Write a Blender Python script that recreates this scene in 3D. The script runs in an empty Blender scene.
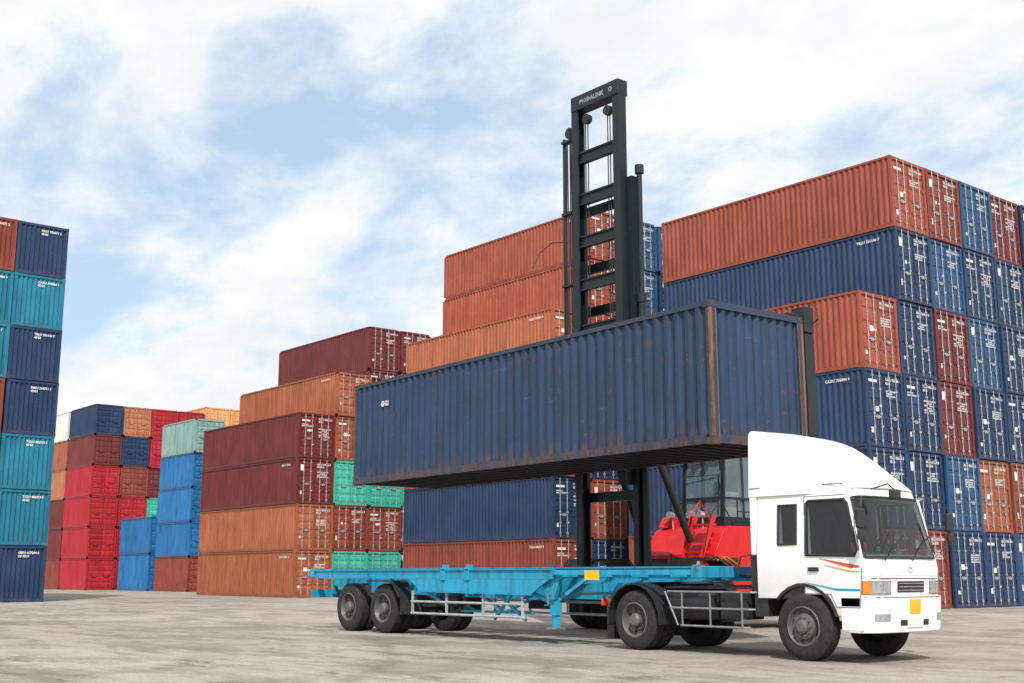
import bpy, bmesh, math, random
from mathutils import Vector, Matrix
R=math.radians
random.seed(7)
scene=bpy.context.scene
C=scene.collection
# ------------------------------------------------------------------ materials
def nn(nt,t,**k):
    n=nt.nodes.new(t)
    for a,b in k.items(): setattr(n,a,b)
    return n
def mixc(nt,fac,a,b,blend='MIX'):
    m=nn(nt,'ShaderNodeMix',data_type='RGBA',blend_type=blend)
    for sock,v in ((m.inputs[0],fac),(m.inputs[6],a),(m.inputs[7],b)):
        if isinstance(v,(int,float)): sock.default_value=v
        elif isinstance(v,tuple): sock.default_value=(v[0],v[1],v[2],1)
        else: nt.links.new(v,sock)
    return m.outputs[2]
def ramp(nt,src,p0,p1,c0=0.0,c1=1.0):
    m=nn(nt,'ShaderNodeMapRange'); m.inputs[1].default_value=p0; m.inputs[2].default_value=p1
    m.inputs[3].default_value=c0; m.inputs[4].default_value=c1
    nt.links.new(src,m.inputs[0]); return m.outputs[0]
def mathn(nt,op,a,b=None):
    m=nn(nt,'ShaderNodeMath',operation=op)
    for i,v in enumerate((a,b)):
        if v is None: continue
        if isinstance(v,(int,float)): m.inputs[i].default_value=v
        else: nt.links.new(v,m.inputs[i])
    return m.outputs[0]
def noise(nt,vec,scale,detail=4,rough=.55,dist=0):
    n=nn(nt,'ShaderNodeTexNoise'); n.inputs['Scale'].default_value=scale; n.inputs['Detail'].default_value=detail
    n.inputs['Roughness'].default_value=rough; n.inputs['Distortion'].default_value=dist
    if vec: nt.links.new(vec,n.inputs['Vector'])
    return n.outputs['Fac']
def mapping(nt,vec,sc,rot=(0,0,0)):
    m=nn(nt,'ShaderNodeMapping'); m.inputs['Scale'].default_value=sc; m.inputs['Rotation'].default_value=rot
    nt.links.new(vec,m.inputs['Vector']); return m.outputs[0]
def newmat(name):
    m=bpy.data.materials.new(name); m.use_nodes=True; nt=m.node_tree
    return m,nt,nt.nodes['Principled BSDF']
def painted(name,col,rust=.35,dirt=.5,rough=.5,fade=.25,metal=0,spec=.35,vary=.12,bump=.12,thr=.60,foot=0,scuff=0):
    m,nt,b=newmat(name)
    tc=nn(nt,'ShaderNodeTexCoord'); oi=nn(nt,'ShaderNodeObjectInfo')
    off=nn(nt,'ShaderNodeVectorMath',operation='MULTIPLY_ADD')
    comb=nn(nt,'ShaderNodeCombineXYZ')
    for i in range(3): nt.links.new(oi.outputs['Random'],comb.inputs[i])
    nt.links.new(comb.outputs[0],off.inputs[0]); off.inputs[1].default_value=(37,53,71)
    nt.links.new(tc.outputs['Object'],off.inputs[2]); v=off.outputs[0]
    big=noise(nt,v,.7,3,.6)
    streak=noise(nt,mapping(nt,v,(5,5,.45)),1.0,4,.65)
    spots=noise(nt,v,7,4,.7)
    c=mixc(nt,ramp(nt,big,.35,.7,0,fade),col,tuple(min(1,x*1.5+.030) for x in col))
    c=mixc(nt,ramp(nt,streak,.46,.68,0,dirt),c,tuple(x*.40+.008 for x in col))
    rs=mathn(nt,'MULTIPLY',ramp(nt,spots,thr,thr+.07,0,1),ramp(nt,streak,.45,.62,0,rust))
    c=mixc(nt,rs,c,(.12,.052,.028))
    if scuff:
        s1=noise(nt,mapping(nt,v,(1.6,1.6,7)),1.0,5,.72)
        c=mixc(nt,ramp(nt,s1,.62,.70,0,scuff),c,tuple(x*1.4+.05 for x in col))
        s2=noise(nt,mapping(nt,v,(1.1,1.1,.7)),1.0,6,.7)
        c=mixc(nt,ramp(nt,s2,.55,.68,0,scuff*1.3),c,tuple(x*.45+.012 for x in col))
    if foot:
        sz=nn(nt,'ShaderNodeSeparateXYZ'); nt.links.new(tc.outputs['Object'],sz.inputs[0])
        e1=ramp(nt,sz.outputs[2],.50,.03,0,1)
        sp2=noise(nt,mapping(nt,v,(3.2,3.2,1.1)),1.6,5,.75)
        c=mixc(nt,mathn(nt,'MULTIPLY',e1,ramp(nt,sp2,.48,.58,0,foot)),c,(.13,.055,.03))
        if foot>.5:
            sp4=noise(nt,v,1.7,8,.72)
            c=mixc(nt,ramp(nt,sp4,.65,.69,0,foot*.8),c,(.085,.045,.032))
    hs=nn(nt,'ShaderNodeHueSaturation'); nt.links.new(c,hs.inputs['Color'])
    nt.links.new(ramp(nt,oi.outputs['Random'],0,1,1-vary,1+vary),hs.inputs['Value'])
    nt.links.new(hs.outputs[0],b.inputs['Base Color'])
    nt.links.new(ramp(nt,spots,.3,.8,rough-.08,rough+.2),b.inputs['Roughness'])
    b.inputs['Metallic'].default_value=metal; b.inputs['Specular IOR Level'].default_value=spec
    if bump:
        bp=nn(nt,'ShaderNodeBump'); bp.inputs['Strength'].default_value=bump; bp.inputs['Distance'].default_value=.02
        nt.links.new(noise(nt,v,2.2,2),bp.inputs['Height']); nt.links.new(bp.outputs[0],b.inputs['Normal'])
    return m
def simple(name,col,rough=.5,metal=0,spec=.5,var=.25,sc=6):
    m,nt,b=newmat(name)
    tc=nn(nt,'ShaderNodeTexCoord')
    n=noise(nt,tc.outputs['Object'],sc,4,.6)
    c=mixc(nt,ramp(nt,n,.3,.7),tuple(x*(1-var) for x in col),tuple(min(1,x*(1+var)) for x in col))
    nt.links.new(c,b.inputs['Base Color']); b.inputs['Roughness'].default_value=rough
    b.inputs['Metallic'].default_value=metal; b.inputs['Specular IOR Level'].default_value=spec
    return m
COL={
 'navy':((.011,.037,.100),'navy blue'),'blue':((.016,.074,.175),'dusty blue'),'bright':((.012,.14,.36),'bright blue'),
 'teal':((.008,.165,.26),'teal blue'),'green':((.04,.42,.31),'mint green'),'lightteal':((.22,.36,.34),'pale teal'),
 'orange':((.34,.100,.045),'orange brown'),'rust':((.30,.066,.036),'rust red'),'brick':((.22,.045,.028),'brick red'),
 'maroon':((.14,.021,.022),'maroon'),'red':((.38,.014,.024),'bright red'),'tan':((.44,.17,.085),'tan'),
 'peach':((.72,.34,.14),'light orange'),'white':((.68,.66,.61),'off-white'),
}
PM={k:painted('paint_'+k,v[0],rust=.7,dirt=.6,scuff=.30,fade=.3,foot=.35) for k,v in COL.items()}
PM['lifted']=painted('paint_lifted',(.014,.041,.096),rust=.9,dirt=.65,fade=.25,foot=.8,vary=0,scuff=.5)
PM['lifted_frame']=painted('paint_lifted_frame',(.024,.042,.078),rust=1,dirt=.6,fade=.3,thr=.49,foot=.9,vary=0,scuff=.5)
PM['rusty']=painted('paint_rusty',(.21,.115,.055),rust=1,dirt=.9,fade=.4,thr=.46)
COL['lifted']=(COL['navy'][0],'navy blue')
M_bar=simple('galvanised_bar',(.36,.37,.38),.5,.3)
M_mark=simple('white_marking',(.76,.76,.74),.6,0,.3,.18)
M_greymark=simple('faded_marking',(.30,.31,.31),.6,0,.3,.3)
M_black=painted('black_steel',(.018,.02,.023),rust=.3,dirt=.3,fade=.12,rough=.5)
M_mast=painted('mast_paint',(.008,.017,.023),rust=.15,dirt=.2,fade=.15,rough=.40)
M_rubber=simple('rubber',(.030,.029,.028),.85,0,.3,.35,14)
M_rim=painted('rim_steel',(.12,.115,.11),rust=.7,dirt=.6,rough=.5,metal=.2)
M_white=painted('cab_white',(.85,.86,.87),rust=.0,dirt=.06,fade=.0,rough=.2,spec=.6,vary=0,bump=0)
M_trail=painted('trailer_blue',(.016,.30,.49),rust=.8,dirt=.6,fade=.2,thr=.58,scuff=.22)
M_trailw=painted('guard_white',(.42,.47,.48),rust=.6,dirt=.6)
M_redv=painted('handler_red',(.62,.010,.014),rust=.1,dirt=.45,fade=.03,rough=.38,bump=0)
M_plastic=simple('black_plastic',(.022,.022,.024),.5)
M_yellow=simple('yellow_plate',(.85,.46,.02),.5,0,.4,.08)
M_orange=simple('orange_lens',(.8,.22,.02),.25)
M_chrome=simple('chrome',(.7,.7,.72),.12,1,.5,.1)
M_steel=simple('worn_steel',(.26,.27,.28),.45,.5)
M_tealstripe=simple('teal_stripe',(.02,.32,.42),.35)
M_redstripe=simple('red_stripe',(.66,.07,.02),.35)
M_light=simple('headlamp_glass',(.55,.57,.6),.08,.6,.8,.2,20)
M_seat=simple('seat_cloth',(.13,.13,.14),.9)
M_trim=simple('grey_trim',(.22,.22,.215),.8)
M_lining=simple('pale_lining',(.34,.34,.33),.8)
def glassm(name,col,alpha,tint=(.62,.70,.72)):
    m,nt,b=newmat(name)
    b.inputs['Base Color'].default_value=(*col,1); b.inputs['Roughness'].default_value=.03
    b.inputs['Specular IOR Level'].default_value=1.0
    tr=nn(nt,'ShaderNodeBsdfTransparent'); tr.inputs[0].default_value=(*tint,1)
    mx=nn(nt,'ShaderNodeMixShader'); mx.inputs[0].default_value=alpha
    nt.links.new(tr.outputs[0],mx.inputs[1]); nt.links.new(b.outputs[0],mx.inputs[2])
    nt.links.new(mx.outputs[0],nt.nodes['Material Output'].inputs['Surface'])
    return m
M_glass=glassm('dark_glass',(.012,.018,.022),.50,(.66,.74,.76))
M_screen=glassm('windshield_glass',(.015,.022,.026),.50,(.80,.87,.88))
M_clear=glassm('clear_glass',(.30,.42,.42),.32,(.9,.96,.96))
# ------------------------------------------------------------------ mesh builder
class MB:
    def __init__(s): s.v=[]; s.f=[]
    def add(s,vs,fs):
        n=len(s.v); s.v+= [tuple(p) for p in vs]; s.f+=[tuple(i+n for i in f) for f in fs]; return s
    def box(s,x0,x1,y0,y1,z0,z1):
        return s.add([(x0,y0,z0),(x1,y0,z0),(x1,y1,z0),(x0,y1,z0),(x0,y0,z1),(x1,y0,z1),(x1,y1,z1),(x0,y1,z1)],
         [(0,3,2,1),(4,5,6,7),(0,1,5,4),(1,2,6,5),(2,3,7,6),(3,0,4,7)])
    def cyl(s,p0,p1,r,r1=None,seg=14):
        r1=r if r1 is None else r1
        p0=Vector(p0);p1=Vector(p1);d=(p1-p0).normalized()
        a=d.orthogonal().normalized(); b=d.cross(a)
        vs=[];
        for p,rr in ((p0,r),(p1,r1)):
            for i in range(seg):
                t=2*math.pi*i/seg; vs.append(p+a*math.cos(t)*rr+b*math.sin(t)*rr)
        fs=[(i,(i+1)%seg,seg+(i+1)%seg,seg+i) for i in range(seg)]
        fs+=[tuple(range(seg))[::-1],tuple(range(seg,2*seg))]
        return s.add(vs,fs)
    def tube(s,pts,r,seg=8,closed=False):
        pts=[Vector(p) for p in pts]
        if closed: pts=pts+[pts[0]]
        rings=[]; a=None
        for i,p in enumerate(pts):
            d=(pts[min(i+1,len(pts)-1)]-pts[max(i-1,0)]).normalized()
            if a is None: a=d.orthogonal().normalized()
            a=(a-d*a.dot(d)); a=a.normalized() if a.length>1e-4 else d.orthogonal().normalized()
            b=d.cross(a)
            rings.append([p+a*math.cos(2*math.pi*k/seg)*r+b*math.sin(2*math.pi*k/seg)*r for k in range(seg)])
        vs=[q for g in rings for q in g]; fs=[]
        for i in range(len(pts)-1):
            for k in range(seg):
                fs.append((i*seg+k,i*seg+(k+1)%seg,(i+1)*seg+(k+1)%seg,(i+1)*seg+k))
        fs+=[tuple(range(seg))[::-1],tuple(range((len(pts)-1)*seg,len(pts)*seg))]
        return s.add(vs,fs)
    def bar(s,p0,p1,w,h):
        p0=Vector(p0);p1=Vector(p1);d=(p1-p0).normalized()
        up=Vector((0,0,1)) if abs(d.z)<.95 else Vector((0,1,0))
        a=d.cross(up).normalized()*w/2; b=a.cross(d).normalized()*h/2
        vs=[p+i*a+j*b for p in (p0,p1) for i,j in ((-1,-1),(1,-1),(1,1),(-1,1))]
        return s.add(vs,[(0,1,2,3)[::-1],(4,5,6,7),(0,1,5,4),(1,2,6,5),(2,3,7,6),(3,0,4,7)])
    def prism(s,poly,a0,a1,axis='y'):
        n=len(poly)
        def P(u,w,a): return (u,a,w) if axis=='y' else ((a,u,w) if axis=='x' else (u,w,a))
        vs=[P(u,w,a0) for u,w in poly]+[P(u,w,a1) for u,w in poly]
        fs=[(i,(i+1)%n,n+(i+1)%n,n+i) for i in range(n)]+[tuple(range(n))[::-1],tuple(range(n,2*n))]
        return s.add(vs,fs)
    def lathe(s,prof,cx,cy,cz,side,seg=36,closed=False):
        vs=[];n=len(prof)
        for i in range(seg):
            t=2*math.pi*i/seg
            for r,y in prof: vs.append((cx+math.cos(t)*r,cy+y*side,cz+math.sin(t)*r))
        fs=[]
        for i in range(seg):
            j=(i+1)%seg
            for k in range(n if closed else n-1):
                l=(k+1)%n
                fs.append((i*n+k,i*n+l,j*n+l,j*n+k))
        return s.add(vs,fs)
    def mesh(s,name,mat,smooth=False):
        me=bpy.data.meshes.new(name)
        me.from_pydata(s.v,[],s.f)
        bm=bmesh.new(); bm.from_mesh(me); bmesh.ops.recalc_face_normals(bm,faces=bm.faces); bm.to_mesh(me); bm.free()
        if mat: me.materials.append(mat)
        if smooth:
            for p in me.polygons: p.use_smooth=True
            me.set_sharp_from_angle(angle=R(smooth if smooth>1 else 35))
        me.update(); return me
def obj(name,mb,mat,parent=None,smooth=False,bevel=0,label=None):
    me=mb.mesh(name,mat,smooth) if isinstance(mb,MB) else mb
    o=bpy.data.objects.new(name,me); C.objects.link(o); o.parent=parent
    if bevel:
        b=o.modifiers.new('bevel','BEVEL'); b.width=bevel; b.segments=3; b.limit_method='ANGLE'; b.angle_limit=R(38)
    if label: o['label']=label
    return o
def cut(o,cutters,smooth=32):
    tmp=[]
    for c in cutters:
        t=bpy.data.objects.new('cutter',c.mesh('cutter',None)); C.objects.link(t); t.parent=o.parent; tmp.append(t)
        b=o.modifiers.new('cut','BOOLEAN'); b.operation='DIFFERENCE'; b.object=t; b.solver='EXACT'
    dg=bpy.context.evaluated_depsgraph_get(); dg.update()
    me=bpy.data.meshes.new_from_object(o.evaluated_get(dg))
    o.modifiers.clear(); o.data=me; me.name=o.name
    for p in me.polygons: p.use_smooth=True
    me.set_sharp_from_angle(angle=R(smooth))
    for t in tmp: bpy.data.objects.remove(t)
def thing(name,label,cat,loc,rz=0,group=None):
    o=bpy.data.objects.new(name,None); C.objects.link(o); o.location=loc; o.rotation_euler=(0,0,rz)
    o.empty_display_size=.3
    o['label']=label; o['category']=cat
    if group: o['group']=group
    return o
def text_pts(body,size,bold=0.0,space=1.0):
    cu=bpy.data.curves.new('t','FONT'); cu.body=body; cu.size=size; cu.resolution_u=1; cu.space_line=space; cu.offset=bold
    o=bpy.data.objects.new('t',cu); C.objects.link(o)
    dg=bpy.context.evaluated_depsgraph_get(); dg.update()
    me=o.evaluated_get(dg).to_mesh()
    v=[tuple(p.co) for p in me.vertices]; f=[tuple(p.vertices) for p in me.polygons]
    o.evaluated_get(dg).to_mesh_clear()
    bpy.data.objects.remove(o); bpy.data.curves.remove(cu)
    return v,f
def text_x(mb,body,size,x,y,z,bold=0,space=1.0):
    v,f=text_pts(body,size,bold,space); mb.add([(x,y+a,z+b) for a,b,c in v],f)
def text_ny(mb,body,size,x,y,z,bold=0,space=1.0):
    v,f=text_pts(body,size,bold,space); mb.add([(x+a,y,z+b) for a,b,c in v],f)
# ------------------------------------------------------------------ containers
W=2.44
cache={}
def get(key,fn,mat,smooth=False):
    if key not in cache: cache[key]=fn().mesh(key[0],mat,smooth)
    return cache[key]
def corr(u0,u1,pitch,depth,place):
    n=max(1,round((u1-u0)/pitch)); p=(u1-u0)/n; mb=MB(); vs=[]
    us=[]
    for i in range(n):
        b=u0+i*p
        us+=[(b,0),(b+.27*p,0),(b+.5*p,depth),(b+.77*p,depth)]
    us.append((u1,0))
    for u,d in us: vs+=place(u,d)
    mb.add(vs,[(2*i,2*i+2,2*i+3,2*i+1) for i in range(len(us)-1)])
    return mb
def side_fn(L,H,s):
    return lambda: corr(-L/2+.10,L/2-.10,.262,.052,lambda u,d:[(u,s*(W/2-.012-d),.15),(u,s*(W/2-.012-d),H-.07)])
def end_fn(L,H,s):
    return lambda: corr(-W/2+.12,W/2-.12,.22,.052,lambda u,d:[(s*(L/2-.02-d),u,.16),(s*(L/2-.02-d),u,H-.1)])
def roof_fn(L,H):
    return lambda: corr(-L/2+.1,L/2-.1,.3,.02,lambda u,d:[(u,-W/2+.05,H-.015-d),(u,W/2-.05,H-.015-d)])
def frame_fn(L,H):
    def f():
        m=MB(); l=L/2; w=W/2
        for sx in (-1,1):
            for sy in (-1,1):
                m.box(min(sx*l,sx*(l-.11)),max(sx*l,sx*(l-.11)),min(sy*(w-.004),sy*(w-.15)),max(sy*(w-.004),sy*(w-.15)),.12,H-.12)
            m.box(min(sx*l,sx*(l-.08)),max(sx*l,sx*(l-.08)),-w+.16,w-.16,.02,.17)
            m.box(min(sx*l,sx*(l-.08)),max(sx*l,sx*(l-.08)),-w+.16,w-.16,H-.13,H-.01)
        for sy in (-1,1):
            m.box(-l+.18,l-.18,min(sy*(w-.003),sy*(w-.06)),max(sy*(w-.003),sy*(w-.06)),.015,.165)
            m.box(-l+.18,l-.18,min(sy*(w-.003),sy*(w-.07)),max(sy*(w-.003),sy*(w-.07)),H-.09,H-.008)
        return m
    return f
def floor_fn(L,H):
    def f():
        m=MB(); m.box(-L/2+.1,L/2-.1,-W/2+.07,W/2-.07,.13,.16)
        n=int(L/.38)
        for i in range(n):
            x=-L/2+.25+i*(L-.5)/(n-1); m.box(x-.03,x+.03,-W/2+.065,W/2-.065,.02,.131)
        return m
    return f
def cast_fn(L,H,sx,sy,sz):
    def f():
        m=MB(); l=L/2+.004; w=W/2+.004
        z=(0,.118) if sz<0 else (H-.118,H)
        x=sorted((sx*l,sx*(l-.178))); y=sorted((sy*w,sy*(w-.162)))
        m.box(x[0],x[1],y[0],y[1],z[0],z[1])
        zc=(z[0]+z[1])/2
        m.prism([(math.cos(t)*.03+sx*(l-.09),math.sin(t)*.04+zc) for t in [i*math.pi/4 for i in range(8)]],sy*w-.002,sy*w+.004)
        return m
    return f
def door_fn(L,H,s):
    def f():
        m=MB(); x=L/2
        y0,y1=(-W/2+.16,-.012) if s<0 else (.012,W/2-.16)
        z0,z1=.18,H-.14
        m.box(x-.10,x-.055,y0,y1,z0,z1)
        hh=(z1-z0)/5
        for i in range(5):
            a=z0+i*hh+.05; b=z0+(i+1)*hh-.05
            m.add([(x-.056,y0+.05,a),(x-.056,y1-.05,a),(x-.056,y1-.05,b),(x-.056,y0+.05,b),
                   (x-.03,y0+.05,a+.05),(x-.03,y1-.05,a+.05),(x-.03,y1-.05,b-.05),(x-.03,y0+.05,b-.05)],
                  [(4,5,6,7),(0,1,5,4),(1,2,6,5),(2,3,7,6),(3,0,4,7)])
        for k in range(4):
            z=z0+.2+k*(z1-z0-.4)/3; yy=y0 if s<0 else y1
            m.box(x-.057,x-.005,yy-.05,yy+.05,z-.06,z+.06)
        return m
    return f
def bar_fn(L,H,y):
    def f():
        m=MB(); x=L/2-.008
        m.cyl((x,y,.08),(x,y,H-.04),.02,seg=6)
        for z in (.25,.75,1.25,H-.75,H-.25): m.box(x-.022,x+.02,y-.05,y+.05,z-.035,z+.035)
        hd=1 if y in (-.75,.3) else -1
        m.box(x,x+.03,min(y,y+.38*hd),max(y,y+.38*hd),1.1,1.135)
        m.box(x-.02,x+.028,y+.28*hd-.04,y+.28*hd+.04,1.05,1.18)
        return m
    return f
TXT=[("TCLU 482913 5\n45G1",'MAX.GROSS  30,480 KG\n           67,200 LB\nTARE        3,900 KG\n            8,600 LB\nNET        26,580 KG\nCU.CAP.     76.4 CU.M'),
     ("GESU 617204 8\nUS 4510",'MAX.WT. 32,500 KGS\n        71,650 LBS\nTARE     3,980 KGS\nPAYLOAD 28,520 KGS'),
     ("FSCU 930571 2\n45G1",'GROSS  30,480 KG\nTARE    3,800 KG\nNET    26,680 KG\nCUBE   2,700 CU.FT'),
     ("CAXU 705886 0\n42G1",'MAX.GROSS 30,480\nTARE 3,740\nPAYLOAD 26,740'),
     ("TRLU 356140 7\n45G1",'MAX.GROSS 32,500 KG\nTARE 3,890 KG\nNET 28,610 KG'),
     ("INKU 264791 3\n42G1",'GROSS 30,480 KG\n      67,200 LB\nTARE 3,720 KG')]
NV=6
def mark_fn(L,H,k,s):
    def f():
        m=MB(); x=L/2-.026
        a,b=TXT[k]
        if s>0:
            text_x(m,a,.14,x,.10,H-.38,.005,1.05)
            text_x(m,b,.078,x,.12,H-(.80 if k%2 else .92),.004,1.15)
        else: text_x(m,"CAUTION\nHIGH CONTAINER",.085,x,-.98,H-.70,.004,1.1)
        return m
    return f
def decals(L,H,k):
    rnd=random.Random(k*3+int(H*10)); out=[]
    for (yy,zz,w_,h_) in ((-.62,1.42,.22,.16),(-.35,1.5,.14,.09),(-.95,.62,.15,.20),(-.3,.8,.15,.05)):
        if rnd.random()<.28: continue
        zz+=rnd.uniform(-.12,.12); out.append((yy,yy+w_*rnd.uniform(.6,1.2),zz,zz+h_*rnd.uniform(.6,1.3)))
    if k%3==0: out.append((-.98,-.45,H-.50,H-.40))
    if k%3==1: out.append((-.95,-.74,H-.72,H-.38))
    return out
def sidemark_fn(L,H,k):
    def f():
        m=MB(); text_ny(m,TXT[k][0].split('\n')[0],.16,L/2-1.75,-W/2+.004,H-.42,.004)
        return m
    return f
def endmark_fn(L,H,k):
    def f():
        m=MB(); text_x(m,TXT[k][0],.15,L/2+.004,-.10,H-.38,.006,1.05)
        return m
    return f
NCONT=0
def container(x1,y0,z,col,H,label,group,L=12.19,door=True,detail=2,sidemark=False,loc=None,rz=0,name='shipping_container'):
    global NCONT; NCONT+=1
    loc=loc or (x1-L/2,y0+W/2,z)
    e=thing(name,label,'shipping container',loc,rz,group)
    m=PM[col]; fm=PM['lifted_frame'] if col=='lifted' else m
    K=lambda n,*a:(n,col,L,H)+a
    obj('side_wall',get(K('side_wall',-1),side_fn(L,H,-1),m),m,e)
    obj('side_wall',get(K('side_wall',1),side_fn(L,H,1),m),m,e)
    obj('roof',get(K('roof'),roof_fn(L,H),m),m,e)
    obj('frame',get(K('frame'),frame_fn(L,H),fm),m,e)
    obj('floor',get(K('floor'),floor_fn(L,H),M_black if col=='lifted' else m),m,e)
    obj('end_wall',get(K('end_wall',-1),end_fn(L,H,-1),m),m,e)
    k=(NCONT*5+NCONT//6)%NV
    if door:
        for s in (-1,1):
            d=obj('door',get(K('door',s),door_fn(L,H,s),m),m,e)
            for y in ((-.75,-.3) if s<0 else (.3,.75)):
                obj('locking_bar',get(('locking_bar','g' if detail>0 else col,L,H,y),bar_fn(L,H,y),M_bar if detail>0 else m),m,d)
            if detail>0 and col!='green':
                if s>0 or k==0: obj('marking',get(('marking','w',L,H,k,s),mark_fn(L,H,k,s),M_mark),m,d)
                if s<0:
                    for i,q in enumerate(decals(L,H,k)):
                        x=L/2-.026
                        obj('decal',get(('decal','w',L,H,k,i),lambda:MB().box(x,x+.004,*q),M_mark),m,d)
    else:
        obj('end_wall',get(K('end_wall',1),end_fn(L,H,1),m),m,e)
        if col!='lifted': obj('marking',get(('marking','e',L,H,k),endmark_fn(L,H,k),M_mark),m,e)
    if detail>1:
        for sx in (-1,1):
            for sy in (-1,1):
                for sz in (-1,1):
                    obj('corner_casting',get(K('corner_casting',sx,sy,sz),cast_fn(L,H,sx,sy,sz),fm),m,e)
    if sidemark:
        obj('marking',get(('marking','w',L,H,'side',k),sidemark_fn(L,H,k),M_mark),m,e)
    return e
ORD=['bottom','second','third','fourth','fifth','sixth','seventh']
HC,ST=2.896,2.591
def stack(x1,y0,rows,phrase,group,L=12.19,door=True,detail=1,jit=.07,z=0):
    n=len(rows)
    for i,r in enumerate(rows):
        col,H=r[0],r[1]
        tier='top' if i==n-1 else ORD[i]
        lab=f"{COL[col][1]} container, {tier} tier of {phrase}"
        if i not in (0,n-1): lab=f"{COL[col][1]} container, {tier} from ground in {phrase}"
        container(x1+random.uniform(-jit,jit),y0+random.uniform(-.025,.025),z,col,H,lab,group,L,door,detail,sidemark=(i%2==0 and detail>0))
        z+=H+.004
G1='stacked containers in the big right block'
X0=-25.0
stack(X0,37.40,[('brick',HC),('navy',HC),('navy',HC),('rust',HC)],'the low front column right of the truck cab',G1,detail=2)
cols=[ [('brick',HC),('navy',HC),('navy',HC),('navy',HC),('navy',HC),('rust',HC)],
       [('navy',HC),('blue',HC),('maroon',HC),('maroon',HC),('blue',HC),('brick',HC)],
       [('navy',HC),('orange',HC),('navy',HC),('blue',HC),('navy',HC),('blue',HC)],
       [('blue',HC),('brick',HC),('navy',HC),('navy',HC),('navy',HC),('maroon',HC)],
       [('navy',HC),('blue',HC),('navy',HC),('blue',HC),('blue',HC),('navy',HC)] ]
cn=['second','third','fourth','fifth','sixth']
for i,c in enumerate(cols):
    stack(X0,39.90+i*2.50,c,f'the {cn[i]} door column of the right block',G1,detail=2 if i<4 else 1)
G2='stacked containers behind the lifting mast'
stack(-42.1,37.40,[('brick',HC),('navy',HC),('rust',ST),('brick',HC),('orange',ST)],'the five-high stack left behind the mast',G2,detail=2)
tc=[[('navy',HC),('rust',HC),('navy',HC),('rust',HC),('rust',ST),('rust',ST),('rust',ST)],
    [('navy',HC),('blue',HC),('navy',HC),('blue',HC),('navy',ST),('blue',ST),('blue',ST)],
    [('navy',HC),('blue',HC),('navy',HC),('blue',HC),('blue',ST),('navy',ST),('blue',ST)]]
ph=['the tallest stack directly behind the mast','the blue-topped column just right of the mast','the hindmost column right of the mast']
for i,c in enumerate(tc): stack(-42.2,39.95+i*2.5,c,ph[i],G2)
G3='stacked containers in the block left of the lifted box'
stack(-60,34.0,[('orange',ST),('orange',ST),('maroon',ST),('maroon',ST)],'the four-high front stack left of centre',G3,detail=2)
stack(-60.1,36.47,[('green',ST),('brick',ST),('green',ST),('orange',ST),('orange',ST)],'the second column left of the lifted box',G3)
stack(-60.3,38.94,[('green',ST),('brick',ST),('green',ST),('orange',ST),('maroon',ST)],'the third column left of the lifted box',G3)
stack(-65.8,42.3,[('navy',HC),('brick',HC),('brick',HC),('orange',HC),('maroon',HC),('maroon',HC)],'the maroon-topped stack behind the orange one',G3)
stack(-65.8,44.8,[('navy',HC),('brick',HC),('brick',HC),('orange',HC),('orange',HC),('maroon',HC)],'the rearmost maroon-topped column of that block',G3)
G4='small distant stacks of containers on the left'
stack(-92.4,39.3,[('bright',HC),('bright',HC)],'the low two-high blue stack far left',G4,L=6.06,detail=0)
stack(-85.5,39.5,[('brick',ST),('bright',ST),('bright',ST),('bright',ST),('lightteal',ST)],'the distant blue stack with pale teal on top',G4,L=6.06,detail=0)
bx,by=-100.6,37.4
stack(bx,by,[('red',ST),('red',ST),('red',ST),('red',ST),('maroon',ST),('navy',ST)],'the distant red stack, its front column',G4,detail=0,L=6.06)
stack(bx,by+2.5,[('red',ST),('red',ST),('red',ST),('brick',ST),('navy',ST),('tan',ST)],'the distant second column, tan on top',G4,detail=0,L=6.06)
stack(bx,by+5,[('maroon',ST),('brick',ST),('green',ST),('maroon',ST),('red',ST),('red',ST)],'the distant third column, red on top',G4,detail=0,L=6.06)
for i,nm in enumerate(('fourth','fifth','sixth','seventh')):
    stack(bx,by+7.5+2.5*i,[('orange',ST),('orange',ST),('tan',ST),('orange',ST),('orange',ST) if i==0 else ('orange',HC),('red',ST) if i==0 else ('peach',HC)],f"the distant {nm} column, {'red' if i==0 else 'light orange'} on top",G4,detail=0,L=6.06)
stack(-106.9,by,[('brick',ST),('maroon',ST),('maroon',ST),('tan',ST),('orange',ST),('white',ST)],'the white-topped farthest stack at left',G4,detail=0)
G5='stacked containers at the left edge'
stack(-58.4,17.36,[('navy',ST),('teal',ST),('teal',ST),('navy',ST),('navy',ST),('teal',ST),('navy',ST)],'the tall blue stack at far left',G5,door=False,detail=2)
stack(-58.4,14.86,[('brick',ST),('navy',ST),('teal',ST),('brick',ST),('teal',ST),('teal',ST),('brick',ST)],'the column cut by the left photo edge',G5,door=False,detail=2)
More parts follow.
